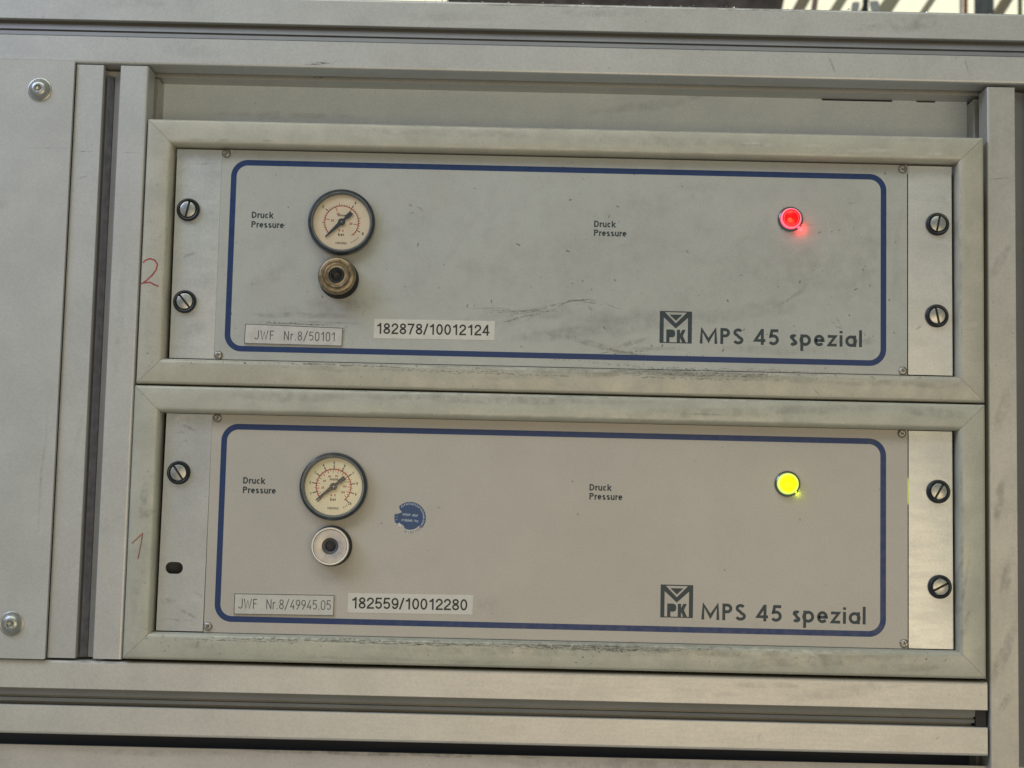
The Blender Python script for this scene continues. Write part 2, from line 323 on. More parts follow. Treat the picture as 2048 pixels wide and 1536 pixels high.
def glyph(ch, h, style):
    """centre-line strokes for a cap height of 1; h is half the stroke width. Returns width, list of (points, closed)"""
    t = 1-h; X = .72 if style == 'futura' else .74; S = []
    def s(p, c=False): S.append((p, c))
    if style == 'din':
        w = .46; r = w/2-h
        def stad(x0, x1, y0, y1, rr):
            rx = (x1-x0)/2; return arc(x1-rx, y1-rr, rx, rr, 0, 180, 8)+arc(x0+rx, y0+rr, rx, rr, 180, 360, 8)
        if ch == '0': s(stad(h, w-h, h, t, .24), True)
        elif ch == '1': w = .36; s([(w-h-.04, 0), (w-h-.04, 1)]); s([(.04, .72), (w-h-.04, .97)])
        elif ch == '4': s([(.33, 1), (h, .27), (w, .27)]); s([(.34, .5), (.34, 0)])
        elif ch == '5': s([(w-.02, t), (.09, t), (.06, .56)]+arc(w/2, .35, r, .27, 125, -140, 12))
        elif ch == '8': s(arc(w/2, .75, r*.9, .25-h, 0, 360, 16)[:-1], True); s(arc(w/2, .27, r, .27-h, 0, 360, 16)[:-1], True)
        elif ch == '9': s(arc(w/2, .70, r, .30-h, 0, 360, 16)[:-1], True); s([(w-h, .70), (w-h-.02, .5), (.12, 0)])
        elif ch == '/': w = .42; s([(.02, -.08), (w-.02, 1.06)])
        elif ch == '.': w = .16; s([(.08, 0), (.08, .11)])
        elif ch == 'J': w = .46; s([(w-h, 1), (w-h, .28)]+arc(w/2, .25, r, .25-h, 0, -165, 8))
        elif ch == 'W': w = .82; s([(h, 1), (.22, .02), (w/2, .85), (w-.22, .02), (w-h, 1)])
        elif ch == 'F': w = .44; s([(h+.02, 0), (h+.02, t), (w, t)]); s([(h+.02, .52), (w-.06, .52)])
        elif ch == 'N': w = .52; s([(h, 0), (h, 1)]); s([(w-h, 0), (w-h, 1)]); s([(h, .97), (w-h, .03)])
        elif ch == 'r': w = .30; s([(h+.02, 0), (h+.02, .72)]); s(arc(w-.02, .48, .2, .2, 160, 90, 5))
        else: w = .30
        return w, S
    if style == 'helv':
        w = .56; r = w/2-h; c = w/2
        if ch == '0': s(arc(c, .5, r, .5-h, 0, 360, 28)[:-1], True)
        elif ch == '1': w = .48; s([(.34, 0), (.34, 1)]); s([(.07, .755), (.20, .77), (.34, .955)])
        elif ch == '2': s([(h, .66)]+arc(c, .70, r, .30-h, 175, -35, 14)+[(h+.03, .20), (h, h), (w, h)])
        elif ch == '4': s([(w-.17, .96), (h*.8, .29), (w+.01, .29)]); s([(w-.16, 1), (w-.16, 0)])
        elif ch == '5': s([(w-.03, t), (.13, t), (.08, .50)]+arc(c, .33, r, .33-h, 135, -160, 16))
        elif ch == '7': s([(0, t), (w-h, t), (.30, .45), (.19, 0)])
        elif ch == '8': s(arc(c, .745, r*.88, .255-h, 0, 360, 22)[:-1], True); s(arc(c, .275, r, .275-h, 0, 360, 22)[:-1], True)
        elif ch == '9': s(arc(c, .66, r, .34-h, 0, 360, 22)[:-1], True); s([(w-h, .62)]+arc(c, .45, r, .45-h, -5, -150, 12))
        elif ch == '3': s(arc(c, .73, r*.9, .27-h, 165, -80, 12)); s(arc(c, .28, r, .28-h, 80, -165, 12))
        elif ch == '6': s(arc(c, .34, r, .34-h, 0, 360, 22)[:-1], True); s([(h, .38)]+arc(c, .55, r, .45-h, 175, 30, 12))
        elif ch == '/': w = .34; s([(0.02, -.02), (w-.02, 1.02)])
        elif ch == 'D': w = .68; s([(h+.02, t), (.28, t)]+arc(.28, .5, w-h-.28, .5-h, 90, -90, 14)+[(h+.02, h)], True)
        elif ch == 'P': w = .62; s([(h+.02, 0), (h+.02, t), (.36, t)]+arc(.36, .72, w-h-.36, .28-h, 90, -90, 10)+[(2*h+.02, .44+h)])
        elif ch == 'r': w = .36; s([(h+.02, 0), (h+.02, X)]); s(arc(w, .45, .24, X-h-.45, 165, 88, 5))
        elif ch == 'u': w = .54; s([(h, X), (h, .24)]+arc(c-.01, .24, w/2-h, .24-h, 180, 360, 10)+[(w-h, X)]); s([(w-h, .3), (w-h, 0)])
        elif ch == 'c': w = .52; s(arc(w/2, X/2, w/2-h, X/2-h, 42, 318, 16))
        elif ch == 'k': w = .54; s([(h, 0), (h, 1)]); s([(h, .25), (w-.05, X)]); s([(.22, .42), (w-.03, 0)])
        elif ch == 'e': w = .54; s([(h, X/2+.02), (w-h, X/2+.02)]+arc(w/2, X/2, w/2-h, X/2-h, 8, 318, 18))
        elif ch == 's': w = .50; k = X/4; s(arc(w/2, X*.73, w/2-h-.02, X*.27-h, 35, 250, 10)+arc(w/2, X*.27, w/2-h, X*.27-h, 70, -150, 10))
        elif ch == 'b': w = .56; s([(h, 0), (h, 1)]); s(arc(w/2, X/2, w/2-h, X/2-h, 0, 360, 16)[:-1], True)
        elif ch == 'a': w = .54; s(arc(w/2, X/2, w/2-h, X/2-h, 0, 360, 16)[:-1], True); s([(w-h, 0), (w-h, X)])
        else: w = .28
        return w, S
    # futura
    if ch == 'M': w = 1.10; s([(h, 0), (h+.035, .88), (w/2, .20), (w-h-.035, .88), (w-h, 0)])
    elif ch == 'P': w = .60; s([(h, 0), (h, t), (.30, t)]+arc(.30, .71, w-h-.30, .29-h, 90, -90, 12)+[(2*h-.01, .42+h)])
    elif ch == 'S': w = .66; s(arc(w/2, .74, w/2-h-.03, .26-h, 30, 250, 12)+arc(w/2, .265, w/2-h, .265-h, 70, -160, 12))
    elif ch == '4': w = .70; s([(w-.19, .95), (.07, .24+h*.4), (w, .24+h*.4)]); s([(w-.19, 1), (w-.19, 0)])
    elif ch == '5': w = .66; s([(w-.04, t), (.22, t), (.15, .55)]+arc(w/2-.02, .335, w/2-h+.02, .335-h, 115, -145, 16))
    elif ch == 's': w = .49; s(arc(w/2, X*.745, w/2-h-.02, X*.255-h, 25, 250, 10)+arc(w/2, X*.265, w/2-h, X*.265-h, 70, -155, 10))
    elif ch == 'p': w = .66; s([(h, X), (h, -.32)]); s(arc(w-X/2, X/2, X/2-h, X/2-h, 0, 360, 26)[:-1], True)
    elif ch == 'e': w = .66; s([(h, X/2), (w-h, X/2)]+arc(w/2, X/2, w/2-h, X/2-h, 6, 322, 22))
    elif ch == 'z': w = .58; s([(.02, X-h), (w-.09, X-h), (.09, h), (w, h)])
    elif ch == 'i': w = .17; s([(w/2, 0), (w/2, X)]); s([(w/2, X+.12), (w/2, X+.27)])
    elif ch == 'a': w = .68; s([(w-h, X), (w-h, 0)]); s(arc(X/2, X/2, X/2-h, X/2-h, 0, 360, 26)[:-1], True)
    elif ch == 'l': w = .17; s([(w/2, 0), (w/2, 1.06)])
    elif ch == 'K': w = .6; s([(h, 0), (h, 1)]); s([(h, .4), (w-h, 1)]); s([(.2, .5), (w-h, 0)])
    else: w = .30
    return w, S
def text(b, string, x0, x1, z, cap, sw, style, y, narrow=1.0, rot=0.0):
    """write string between x0 and x1 on baseline z, cap height and stroke width in mm"""
    h = sw/cap/2; gs = [glyph(c, h, style) for c in string]
    tot = sum(g[0] for g in gs)*cap*narrow; gap = (x1-x0-tot)/max(1, len(gs)-1); x = x0; k = 0
    ca, sa = cos(radians(rot)), sin(radians(rot))
    for w_, S in gs:
        for pts, cl in S:
            V, F = ribbon([(px*cap*narrow, pz*cap) for px, pz in pts], sw/2, cl); k += 1
            yy = y-.004*(k % 4); out = []
            for px, pz in V:
                X_ = x+px-x0; out.append((x0+X_*ca-pz*sa, yy, z+X_*sa+pz*ca))
            b.add(out, F)
        x += w_*cap*narrow+gap
def stroke(b, pts, sw, y):
    V, F = ribbon(pts, sw/2); b.add([(px, y, pz) for px, pz in V], F)

# ------------------------------------------------------------------ aluminium profiles 45 x 45 mm with a slot on each side
def profile_section():
    side = [(1.6, 0), (17.0, 0), (17.3, .35), (17.3, 4.2), (13.5, 4.6), (13.5, 9), (17, 13.5), (28, 13.5), (31.5, 9), (31.5, 4.6), (27.7, 4.2), (27.7, .35), (28.0, 0), (43.4, 0), (44.3, .25), (44.8, .8)]
    out = []
    for k in range(4):
        for a, d in side:
            x, y = a-22.5, d-22.5
            for _ in range(k): x, y = -y, x
            out.append((x+22.5, y+22.5))
    return out
PS = profile_section()
def beam_x(name, x0, x1, ztop, y0, mat, parent, dz=0.0, h=45.0):
    b = B(); k = h/45
    b.loft([[(x, y0+d, ztop+(dz if x == x1 else 0)-a*k) for a, d in PS] for x in (x0, x1)], True, True, True)
    return b.obj(name, mat, parent)
def post_z(name, x0, z0, z1, y0, mat, parent, wd=45.0):
    b = B(); k = wd/45
    b.loft([[(x0+a*k, y0+d, z) for a, d in PS] for z in (z1, z0)], True, True, True)
    return b.obj(name, mat, parent)
def strip_x(parent, x0, x1, za, zb, y0, up):
    """moulded cover strip lying in the slot: two shallow channels with a ridge between them"""
    H = za-zb
    sec = ([(0, 9), (H*.20, 9), (H*.24, 3.6), (H*.56, 3.0), (H*.57, 5.5), (H*.67, 5.5), (H*.69, 2.8), (H*.92, 2.4), (H*.93, 4.2), (H, 4.2)] if up else
           [(0, 1.6), (H*.40, 2.6), (H*.43, 5.5), (H*.54, 5.5), (H*.57, 3.0), (H*.76, 3.8), (H*.79, 9), (H, 9)])
    b = B(); b.loft([[(x, y0+d, za-a) for a, d in sec]+[(x, y0+11, zb), (x, y0+11, za)] for x in (x0, x1)], True, True, True)
    return b.obj('slot_strip', M['slot'] if up else M['slot_low'], parent, origin=None)

T = thing('profile_beam', 'long grooved aluminium beam along the top, above the open gap, with metal crumbs on its upper edge', 'aluminium beam', (-150, 0, 50.8), 'grooved aluminium beams')
beam_x('beam_body', -180, 620, 96.0, -5, M['beam_top'], T)
strip_x(T, -180, 620, 79.1-.15, 68.3+.15, -5, True)
T = thing('profile_beam', 'long pale grooved aluminium beam running below the lower framed unit', 'aluminium beam', (-150, 0, -361.5), 'grooved aluminium beams')
beam_x('beam_body', -180, 501.8, -317.2, -5, M['beam_low'], T, 0, 43.9)
strip_x(T, -180, 495.0, -334.0, -344.6, -5, False)
b = B(); b.box(495.4, 501.6, -2.5, 8, -344.6, -334.1); b.obj('slot_end_shade', M['rubber'], T)  # dark block added as the shade in the open slot end
T = thing('profile_post', 'upright grooved aluminium post left of the framed units, beside the screwed cover sheet', 'aluminium post', (-42, 17, -315.5), 'grooved aluminium posts')
post_z('post_body', -64.6, -315.8, 49.9, -5, M['post_left'], T, 45.3)
def groove_z(T, xa, xb, z0, z1):
    xm = xa+(xb-xa)*.46
    b = B(); b.loft([[(xa, 3.5, z), (xa+.6, 1.8, z), (xa+1.6, 2.6, z), (xm-.4, 5.5, z), (xm, 8.4, z), (xa, 8.4, z)] for z in (z1, z0)], True, True, True); b.obj('slot_shade_strip', M['slot_shade'], T)  # dark strip added as the slot's shade, no part is fitted there
    b = B(); b.loft([[(xm+.05, 5.2, z), (xb-.8, 4.2, z), (xb, 3.2, z), (xb, 8.4, z), (xm+.05, 8.4, z)] for z in (z1, z0)], True, True, True); b.obj('slot_strip', M['slot_post'], T)
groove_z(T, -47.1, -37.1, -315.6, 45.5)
T = thing('profile_post', 'upright grimy aluminium post at the right-hand edge of the framed units', 'aluminium post', (525, 17, -520), 'grooved aluminium posts')
post_z('post_body', 503.4, -520, 48.6, -5, M['post_right'], T, 45)
b = B(); b.loft([[(520.8, 2.5, z), (531.2, 5.5, z), (531.2, 8.4, z), (520.8, 8.4, z)] for z in (48, -519)], True, True, True); b.obj('slot_strip', M['slot'], T)

# left cover sheet with two socket screws
def hexr(ap):
    def f(t):
        a = (t % (pi/3))-pi/6; return 1/cos(a)
    return f
def socket_screw(name, parent, x, z, y, R, mat, ap, ring=True):
    b = B(); prof = []
    if ring: prof += [(R*1.0, y), (R*1.0, y-.5), (R*.93, y-.7), (R*.86, y-.6)]
    prof += [(R*.84, y-.6), (R*.83, y-1.4), (R*.76, y-2.4), (R*.62, y-3.3), (R*.48, y-3.8), (ap*1.25, y-4.0), (ap*1.02, y-3.9, 1), (ap, y-3.6, 1), (ap, y-1.6, 1), (ap*.5, y-1.1, 1), (.05, y-1.0)]
    b.lathe(x, z, prof, 48, hexr(ap), True)
    return b.obj(name, mat, parent, True, origin=(x, y, z))
T = thing('cover_sheet', 'flat grey cover sheet with two round socket screws, left of the upright post', 'cover panel', (-110, -4, -316.5))
b = B(); b.plate(rrect(-190, -64.9, -316.6, 51.4, .8, 3), [], -7.5, -4.5); b.obj('sheet', M['cover'], T)
socket_screw('socket_screw', T, -85.7, 32.6, -7.5, 7.3, M['steel'], 2.0)
socket_screw('socket_screw', T, -85.8, -295.9, -7.5, 7.3, M['steel'], 2.0)
# hidden backing behind the cover so that no gap shows
# back sheet of the open gap
b = B(); b.plate(rrect(-21, 503.5, -10, 60, .5, 2), [rrect(409, 455, 50.0, 53.0, .6, 3), rrect(470.5, 483, 50.2, 52.6, .5, 3)], 38, 40)
tag(b.obj('back_sheet', M['back'], origin=(240, 40, 20)), 'light grey back sheet seen in the open gap above the upper frame', 'back panel')
b = B(); b.plate([(-190, -460), (620, -460), (620, -367.9), (-190, -368.9)], [], 3, 5)
tag(b.obj('lower_sheet', M['sheet'], origin=(200, 5, -460)), 'warm grey metal sheet under the lowest beam, along the bottom', 'metal sheet')
b = B(); b.V = []; 
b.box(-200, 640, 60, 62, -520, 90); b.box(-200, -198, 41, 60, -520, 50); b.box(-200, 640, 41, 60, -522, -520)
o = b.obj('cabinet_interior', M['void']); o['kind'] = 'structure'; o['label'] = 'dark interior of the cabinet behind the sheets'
b = B(); b.box(-23.5, -21, 30, 59.5, -10, 50)

# ------------------------------------------------------------------ mitred frames
def frame(label, x0, x1, z0, z1, mat, wid, yf, mats=None):
    T = thing('mitred_frame', label, 'frame', ((x0+x1)/2, 0, z0), 'mitred frames round the units')
    sec = [(0, 14), (0, 1.6), (.25, .7), (.8, .2), (1.6, 0), (11.6, .0), (12.6, .2), (13.5, .8), (14.2, 1.8), (14.5, 3.2), (14.6, 8.6), (14.6, 14)]
    g_ = .10
    for side in range(4):
        b = B(); R0 = []; R1 = []
        for a, d in sec:
            a_ = a*wid/14.6; y = yf+d
            if side == 0: R0.append((x0+a_+g_, y, z1-a_)); R1.append((x1-a_-g_, y, z1-a_))       # top
            if side == 1: R0.append((x1-a_, y, z1-a_-g_)); R1.append((x1-a_, y, z0+a_+g_))       # right
            if side == 2: R0.append((x1-a_-g_, y, z0+a_)); R1.append((x0+a_+g_, y, z0+a_))       # bottom
            if side == 3: R0.append((x0+a_, y, z0+a_+g_)); R1.append((x0+a_, y, z1-a_-g_))       # left
        b.loft([R0, R1], True, True, True)
        c = ((x0+x1)/2, yf, (z0+z1)/2)
        b.obj('frame_rail', mat, T, True, origin=c)
    return T
FU = frame('grey mitred frame round the upper unit, marked with a red handwritten 2', -17.6, 500.3, -148.9, 15.8, M['frame_up'], 15.8, -8)
FL = frame('grey mitred frame round the lower unit, marked with a faint red 1', -18.2, 500.4, -315.2, -150.1, M['frame_low'], 16.0, -8)
b = B(); stroke(b, [(-16.6, -74.6), (-15, -73.0), (-12.3, -72.0), (-9.3, -72.9), (-7.6, -75.4), (-8.2, -78.8), (-10.6, -82.3), (-14.0, -85.7), (-17.0, -87.6), (-14.6, -87.0), (-11.6, -86.6), (-8.8, -88.2), (-6.3, -88.9)], .95, -8.06)
b.obj('handwritten_two', M['red_marker'], FU, origin=(-12, -8, -80))
b = B(); stroke(b, [(-15.6, -246.2), (-12.4, -243.2), (-9.2, -240.0)], .8, -8.06); stroke(b, [(-9.2, -239.8), (-9.9, -246), (-11.4, -255.6)], .7, -8.075)
b.obj('handwritten_one', M['brown_marker'], FL, origin=(-12, -8, -247))

# ------------------------------------------------------------------ units
def ear_screw(T, x, z, ang, y):
    b = B(); b.lathe(x, z, [(7.1, y), (7.25, y-1.2), (6.9, y-2.3), (6.2, y-2.9), (5.5, y-2.7), (5.15, y-1.8), (5.1, y-.2)], 40)
    wsh = b.obj('screw_cup', M['black_plastic'], T, True, origin=(x, y, z))
    b = B(); R = 4.95; hs = .62; yt = y-3.0; ca, sa = cos(radians(ang)), sin(radians(ang))
    for sg in (1, -1):
        rings = []
        for rr, yy, ins in ((R, y-.5, 0), (R, yt+.5, 0), (R-.22, yt+.15, .0), (R-.6, yt, .06)):
            a0 = math.asin((hs+ins)/rr); pts = []
            for i in range(21):
                a = a0+(pi-2*a0)*i/20; px, pz = rr*cos(a), rr*sin(a)*sg
                pts.append((x+px*ca-pz*sa, yy, z+px*sa+pz*ca))
            rings.append(pts)
        b.loft(rings, True, False, True)
    hd = b.obj('slotted_head', M['steel'], wsh, True, origin=(x, y, z))
    b = B(); b.lathe(x, z, [(R-.1, y-.5), (R-.1, yt+1.3), (.05, yt+1.3)], 32, cap=True); b.obj('head_slot', M['slot_dark'], wsh, True, origin=(x, y, z))
    hd.rotation_euler = (radians(rs.uniform(-3, 3)), 0, radians(rs.uniform(-4, 4)))
    return wsh
rs = random.Random(9)
def small_screw(T, x, z, y=0.0, rot=0):
    b = B()
    def star(t): return 1+.32*cos(4*(t+rot))
    b.lathe(x, z, [(2.75, y+.05), (2.7, y-.5), (2.3, y-1.15), (1.7, y-1.5), (1.35, y-1.55), (1.0, y-1.5, 1), (.85, y-.7, 1), (.1, y-.3)], 32, star, True)
    b.obj('corner_screw', M['steel_dark'], T, True, origin=(x, y, z))
def on_dial(cx, cz, r, deg): return (cx+r*cos(radians(deg)), cz+r*sin(radians(deg)))
def gauge(T, cx, cz, dialmat, needle_deg, upper, tilt=None):
    y = 0.0; R = 20.7
    b = B(); b.lathe(cx, cz, [(R-.5, y), (R, y-1.0), (R, y-4.6), (R-.3, y-5.6), (R-1.2, y-6.2), (R-1.9, y-6.1)], 72)
    gb = b.obj('pressure_gauge', M['bezel'], T, True, origin=(cx, y, cz))
    b = B(); b.lathe(cx, cz, [(R-1.9, y-6.1), (R-2.5, y-6.15), (R-3.0, y-5.4), (R-3.25, y-4.2), (R-3.3, y-3.4)], 72)
    b.obj('bezel_lip', M['bezel_edge'], gb, True, origin=(cx, y, cz))
    b = B(); b.lathe(cx, cz, [(R-3.0, y-3.3), (R-3.0, y-3.5), (8, y-3.5), (.05, y-3.5)], 64, cap=True); b.obj('dial', dialmat, gb, origin=(cx, y, cz))
    k = B(); r = B(); yd = y-3.56
    def tick(bb, deg, r0, r1, wd, yy=yd):
        stroke(bb, [on_dial(cx, cz, r0, deg), on_dial(cx, cz, r1, deg)], wd, yy)
    def num(bb, s_, deg, rr, hgt, sw):
        px, pz = on_dial(cx, cz, rr, deg); wd = hgt*.62*len(s_); text(bb, s_, px-wd/2, px+wd/2, pz-hgt/2, hgt, sw, 'helv', yd)
    if upper:
        r0 = 10.4; V, F = ribbon(arc(cx, cz, r0, r0, -52, 225, 60), .30)
        r.add([(px, yd+.01, pz) for px, pz in V], F)
        for i in range(0, 33):
            d = 225-i*8.4; big = i % 10 == 0
            tick(k, d, r0, r0+(2.6 if big else (1.6 if i % 5 == 0 else 1.0)), .55 if big else .38)
            if big and i: num(k, str(i//10*2), d, 15.0, 1.9, .35)
        for j, d in enumerate((170, 113, 55, -7)): tick(r, d, r0-3.0, r0, .45); num(r, str((j+1)*2)+'0', d, r0-4.6, 1.5, .3) if j != 2 else None
    else:
        r0 = 10.6; V, F = ribbon(arc(cx, cz, r0, r0, -50, 225, 60), .36); r.add([(px, yd+.01, pz) for px, pz in V], F)
        for i in range(0, 11):
            d = 225-27*i; tick(k, d, r0-.3, r0+2.7, .62)
            if i: num(k, str(i), d, 14.4, 1.6, .34)
            if i < 10: tick(r, d-13.5, r0, r0+1.1, .28)
        for i in range(0, 29):
            d = 225-9.4*i; tick(r, d, r0-(2.1 if i % 2 == 0 else 1.2), r0, .40)
        for j, d in enumerate((187, 150, 113, 76, 39, 2, -30)): num(r, str((j+1)*2)+'0', d, r0-4.0, 1.35, .28)
    text(r, '66', cx-1.6, cx+1.4, cz-6.0, 1.5, .36, 'helv', yd); text(k, 'bar', cx-1.8, cx+1.7, cz-8.7, 1.9, .42, 'helv', yd)
    for q in range(7): stroke(k, [(cx-2.5+q*.75, cz+3.7), (cx-2.1+q*.75, cz+4.9)], .42, yd-.002*q)
    for q in range(9): stroke(k, [(cx-3.1+q*.78, cz-13.8-.1*(q % 3)), (cx-3.0+q*.78, cz-12.5)], .40, yd-.002*(q % 3))
    for q in range(5): stroke(k, [on_dial(cx, cz, 13.6+.3*(q % 2), -64+q*5), on_dial(cx, cz, 14.5, -62+q*5)], .35, yd-.002*(q % 3))
    k.obj('scale_black', M['scale_black'], gb, origin=(cx, y, cz)); r.obj('scale_red', M['scale_red'], gb, origin=(cx, y, cz))
    b = B(); dx, dz = cos(radians(needle_deg)), sin(radians(needle_deg)); px, pz = -dz, dx; yn = y-4.3
    def Pn(a, c): return (cx+dx*a+px*c, cz+dz*a+pz*c)
    tl = 8.6 if upper else 8.8; tipl = 14.0 if upper else 13.6
    b.plate([Pn(tipl, 0), Pn(tipl-.6, .42), Pn(1.5, 1.3), Pn(-1.5, .85), Pn(-4.0, .85), Pn(-4.2, 1.35), Pn(-tl, 1.35), Pn(-tl, -1.35), Pn(-4.2, -1.35), Pn(-4.0, -.85), Pn(-1.5, -.85), Pn(1.5, -1.3), Pn(tipl-.6, -.42)], [], yn-.25, yn)
    b.lathe(cx, cz, [(2.2, yn+.6), (2.2, yn-.5), (1.9, yn-.7), (.05, yn-.7)], 28, cap=True); b.obj('needle', M['needle'], gb, origin=(cx, y, cz))
    b = B(); b.lathe(cx, cz, [(.5, yn-.72), (.45, yn-.85), (.05, yn-.9)], 12, cap=True); b.obj('needle_pin', M['steel'], gb, True, origin=(cx, y, cz))
    b = B(); b.lathe(cx, cz, [(R-2.9, y-5.3), (9, y-5.32), (.05, y-5.33)], 64, cap=True); b.obj('glass', M['glass'], gb, True, origin=(cx, y, cz))
    if tilt: gb.rotation_euler = tilt
    return gb
def coupling_brass(T, cx, cz):
    b = B(); b.lathe(cx+.1, cz-.3, [(12.2, 0), (12.2, -3.0), (11.8, -3.6), (9, -3.6)], 56)
    base = b.obj('hose_coupling', M['rubber'], T, True, origin=(cx, 0, cz))
    b = B(); b.lathe(cx, cz, [(10.2, -3.4), (10.3, -9.5), (11.3, -10.2), (11.6, -11.2), (11.6, -13.0), (11.1, -14.2), (10.3, -14.8), (9.2, -15.0), (8.6, -14.9), (8.35, -14.3), (8.1, -14.3),
                              (7.9, -14.8), (7.2, -15.3), (6.7, -15.2), (6.4, -14.8), (5.6, -14.7), (5.0, -14.9), (4.7, -14.6)], 72)
    b.obj('brass_body', M['brass'], base, True, origin=(cx, 0, cz))
    b = B(); b.lathe(cx, cz, [(4.7, -14.6), (4.5, -13.9), (4.2, -14.2), (3.6, -14.2), (3.2, -13.6), (3.0, -6), (.05, -6)], 40, cap=True)
    b.obj('valve_socket', M['bezel'], base, True, origin=(cx, 0, cz))
def coupling_alu(T, cx, cz):
    b = B(); b.lathe(cx+.3, cz+.1, [(12.25, 0), (12.25, -4.4), (11.9, -4.9), (9, -4.9)], 56)
    base = b.obj('hose_coupling', M['rubber'], T, True, origin=(cx, 0, cz))
    b = B(); b.lathe(cx, cz, [(11.2, -4.7), (11.5, -8.2), (11.4, -8.9), (11.0, -9.3), (10.5, -9.3), (10.2, -8.9), (10.1, -8.5)], 72); b.obj('collar_rim', M['alu_rim'], base, True, origin=(cx, 0, cz))
    b = B(); b.lathe(cx, cz, [(10.1, -8.5), (9.9, -8.75), (5.4, -8.85), (5.0, -8.7)], 72); b.obj('collar_face', M['alu_disc'], base, True, origin=(cx, 0, cz))
    b = B(); b.lathe(cx, cz, [(5.0, -8.7), (4.8, -8.2), (3.9, -7.9)], 48); b.obj('socket_ring', M['socket_brown'], base, True, origin=(cx, 0, cz))
    b = B(); b.lathe(cx, cz, [(3.9, -7.9), (3.6, -7.7), (3.3, -7.2), (3.1, -1.5), (.05, -1.5)], 40, cap=True); b.obj('valve_socket', M['void'], base, True, origin=(cx, 0, cz))
def lamp(T, cx, cz, core, rim, col, corem, groove):
    b = B(); b.lathe(cx, cz, [(7.8, 0), (7.9, -.7), (7.5, -1.5), (6.9, -1.9), (6.5, -1.7), (6.35, -1.0)], 56)
    ring = b.obj('indicator_lamp', M['chrome'], T, True, origin=(cx, 0, cz))
    b = B(); b.lathe(cx, cz, [(6.3, -.8), (6.35, -3.6), (6.1, -4.3), (5.7, -4.5), (5.45, -4.3)], 56); b.obj('lens_rim', rim, ring, True, origin=(cx, 0, cz))
    b = B(); b.lathe(cx, cz, [(5.45, -4.3), (5.3, -4.0), (4.4, -4.0), (4.25, -4.3), (2.5, -4.9), (.05, -5.1)], 56, cap=True); ln = b.obj('lens', core, ring, True, origin=(cx, 0, cz))
    b = B(); b.lathe(cx, cz, [(4.62, -3.95), (4.6, -4.12), (4.38, -4.12), (4.36, -3.95)], 48); b.obj('lens_groove', groove, ring, True, origin=(cx, 0, cz))
    b = B(); b.lathe(cx-.9, cz-1.3, [(1.45, -4.93), (1.2, -5.1), (.05, -5.2)], 24, cap=True); b.obj('lamp_core', corem, ring, True, origin=(cx, 0, cz))
    l = bpy.data.lights.new('lamp_glow', 'POINT'); l.energy = col[3]; l.color = col[:3]; l.shadow_soft_size = .0007  # point light added beside the lens for its spill on the plate
    o = bpy.data.objects.new('lamp_glow', l); COL.objects.link(o); o.parent = T
    o.location = ((cx+6.4-T['_o'][0])*MM, (-1.9-T['_o'][1])*MM, (cz-6.1-T['_o'][2])*MM)
def logo(b, x0, z0, s_, y):
    """square emblem: two uprights, an M made of a heavy V, a small triangle and the letters PK"""
    def q(a, c): return (x0+a*s_, z0+c*s_)
    def poly(pts, yy): b.plate([q(*p) for p in pts], [], yy, yy+.03)
    poly([(0, 0), (.125, 0), (.125, 1), (0, 1)], y); poly([(.875, 0), (1, 0), (1, 1), (.875, 1)], y)
    poly([(.125, .965), (.875, .965), (.875, 1), (.125, 1)], y); poly([(.125, 0), (.875, 0), (.875, .03), (.125, .03)], y)
    poly([(.125, .80), (.125, .965), (.16, .965), (.50, .62), (.84, .965), (.875, .965), (.875, .80), (.50, .46)], y)
    poly([(.30, .895), (.70, .895), (.50, .705)], y)
    b2 = [(.21, 'P'), (.53, 'K')]
    # P
    poly([(.21, .03), (.31, .03), (.31, .18), (.40, .18), (.47, .215), (.49, .30), (.47, .39), (.40, .425), (.21, .425)], y-.01)
    # K
    poly([(.535, .03), (.635, .03), (.635, .17), (.70, .03), (.82, .03), (.725, .235), (.81, .425), (.70, .425), (.635, .29), (.635, .425), (.535, .425)], y-.01)
def scuff(b, pts, strands, spread, wd, rnd, y, miss=.35, step=.8):
    """broken hairline scratches wandering along a path"""
    P = [Vector(p) for p in pts]; L = [(P[i+1]-P[i]).length for i in range(len(P)-1)]; tot = sum(L)
    def at_(d):
        for i, l_ in enumerate(L):
            if d <= l_ or i == len(L)-1: return P[i].lerp(P[i+1], min(1, d/l_))
            d -= l_
    for k in range(strands):
        off = rnd.gauss(0, spread); d = rnd.random()*tot*.3*(k > 0); end = tot*(1-rnd.random()*.3*(k > 0)); prev = None
        while d < end:
            p = at_(d); q = (p.x+rnd.gauss(0, .05), p.y+off+rnd.gauss(0, .10)+.25*sin(d*.4+k)); f = min(1, 3*d/tot+.15, 3*(tot-d)/tot+.15)
            if prev and rnd.random() > miss: V, F = ribbon([prev, q], wd*f*(.35+rnd.random()*.9)/2); b.add([(a, y-.003*(k % 3), c) for a, c in V], F)
            prev = q; d += step
def specks(b, n, x0, x1, z0, z1, rnd, y, big=.42, dens=None):
    while n > 0:
        x = rnd.uniform(x0, x1); z = rnd.uniform(z0, z1)
        if dens and rnd.random() > dens(x, z): continue
        n -= 1; r_ = .10+big*rnd.random()**4; an = rnd.random()*6; el = 1+rnd.random()*1.6
        pts = []
        for i in range(6):
            t = i*pi/3; rr = r_*(.6+.7*rnd.random()); a, c = rr*cos(t)*el, rr*sin(t); pts.append((x+a*cos(an)-c*sin(an), y, z+a*sin(an)+c*cos(an)))
        b.add(pts, [(0, 1, 2, 3, 4, 5)])
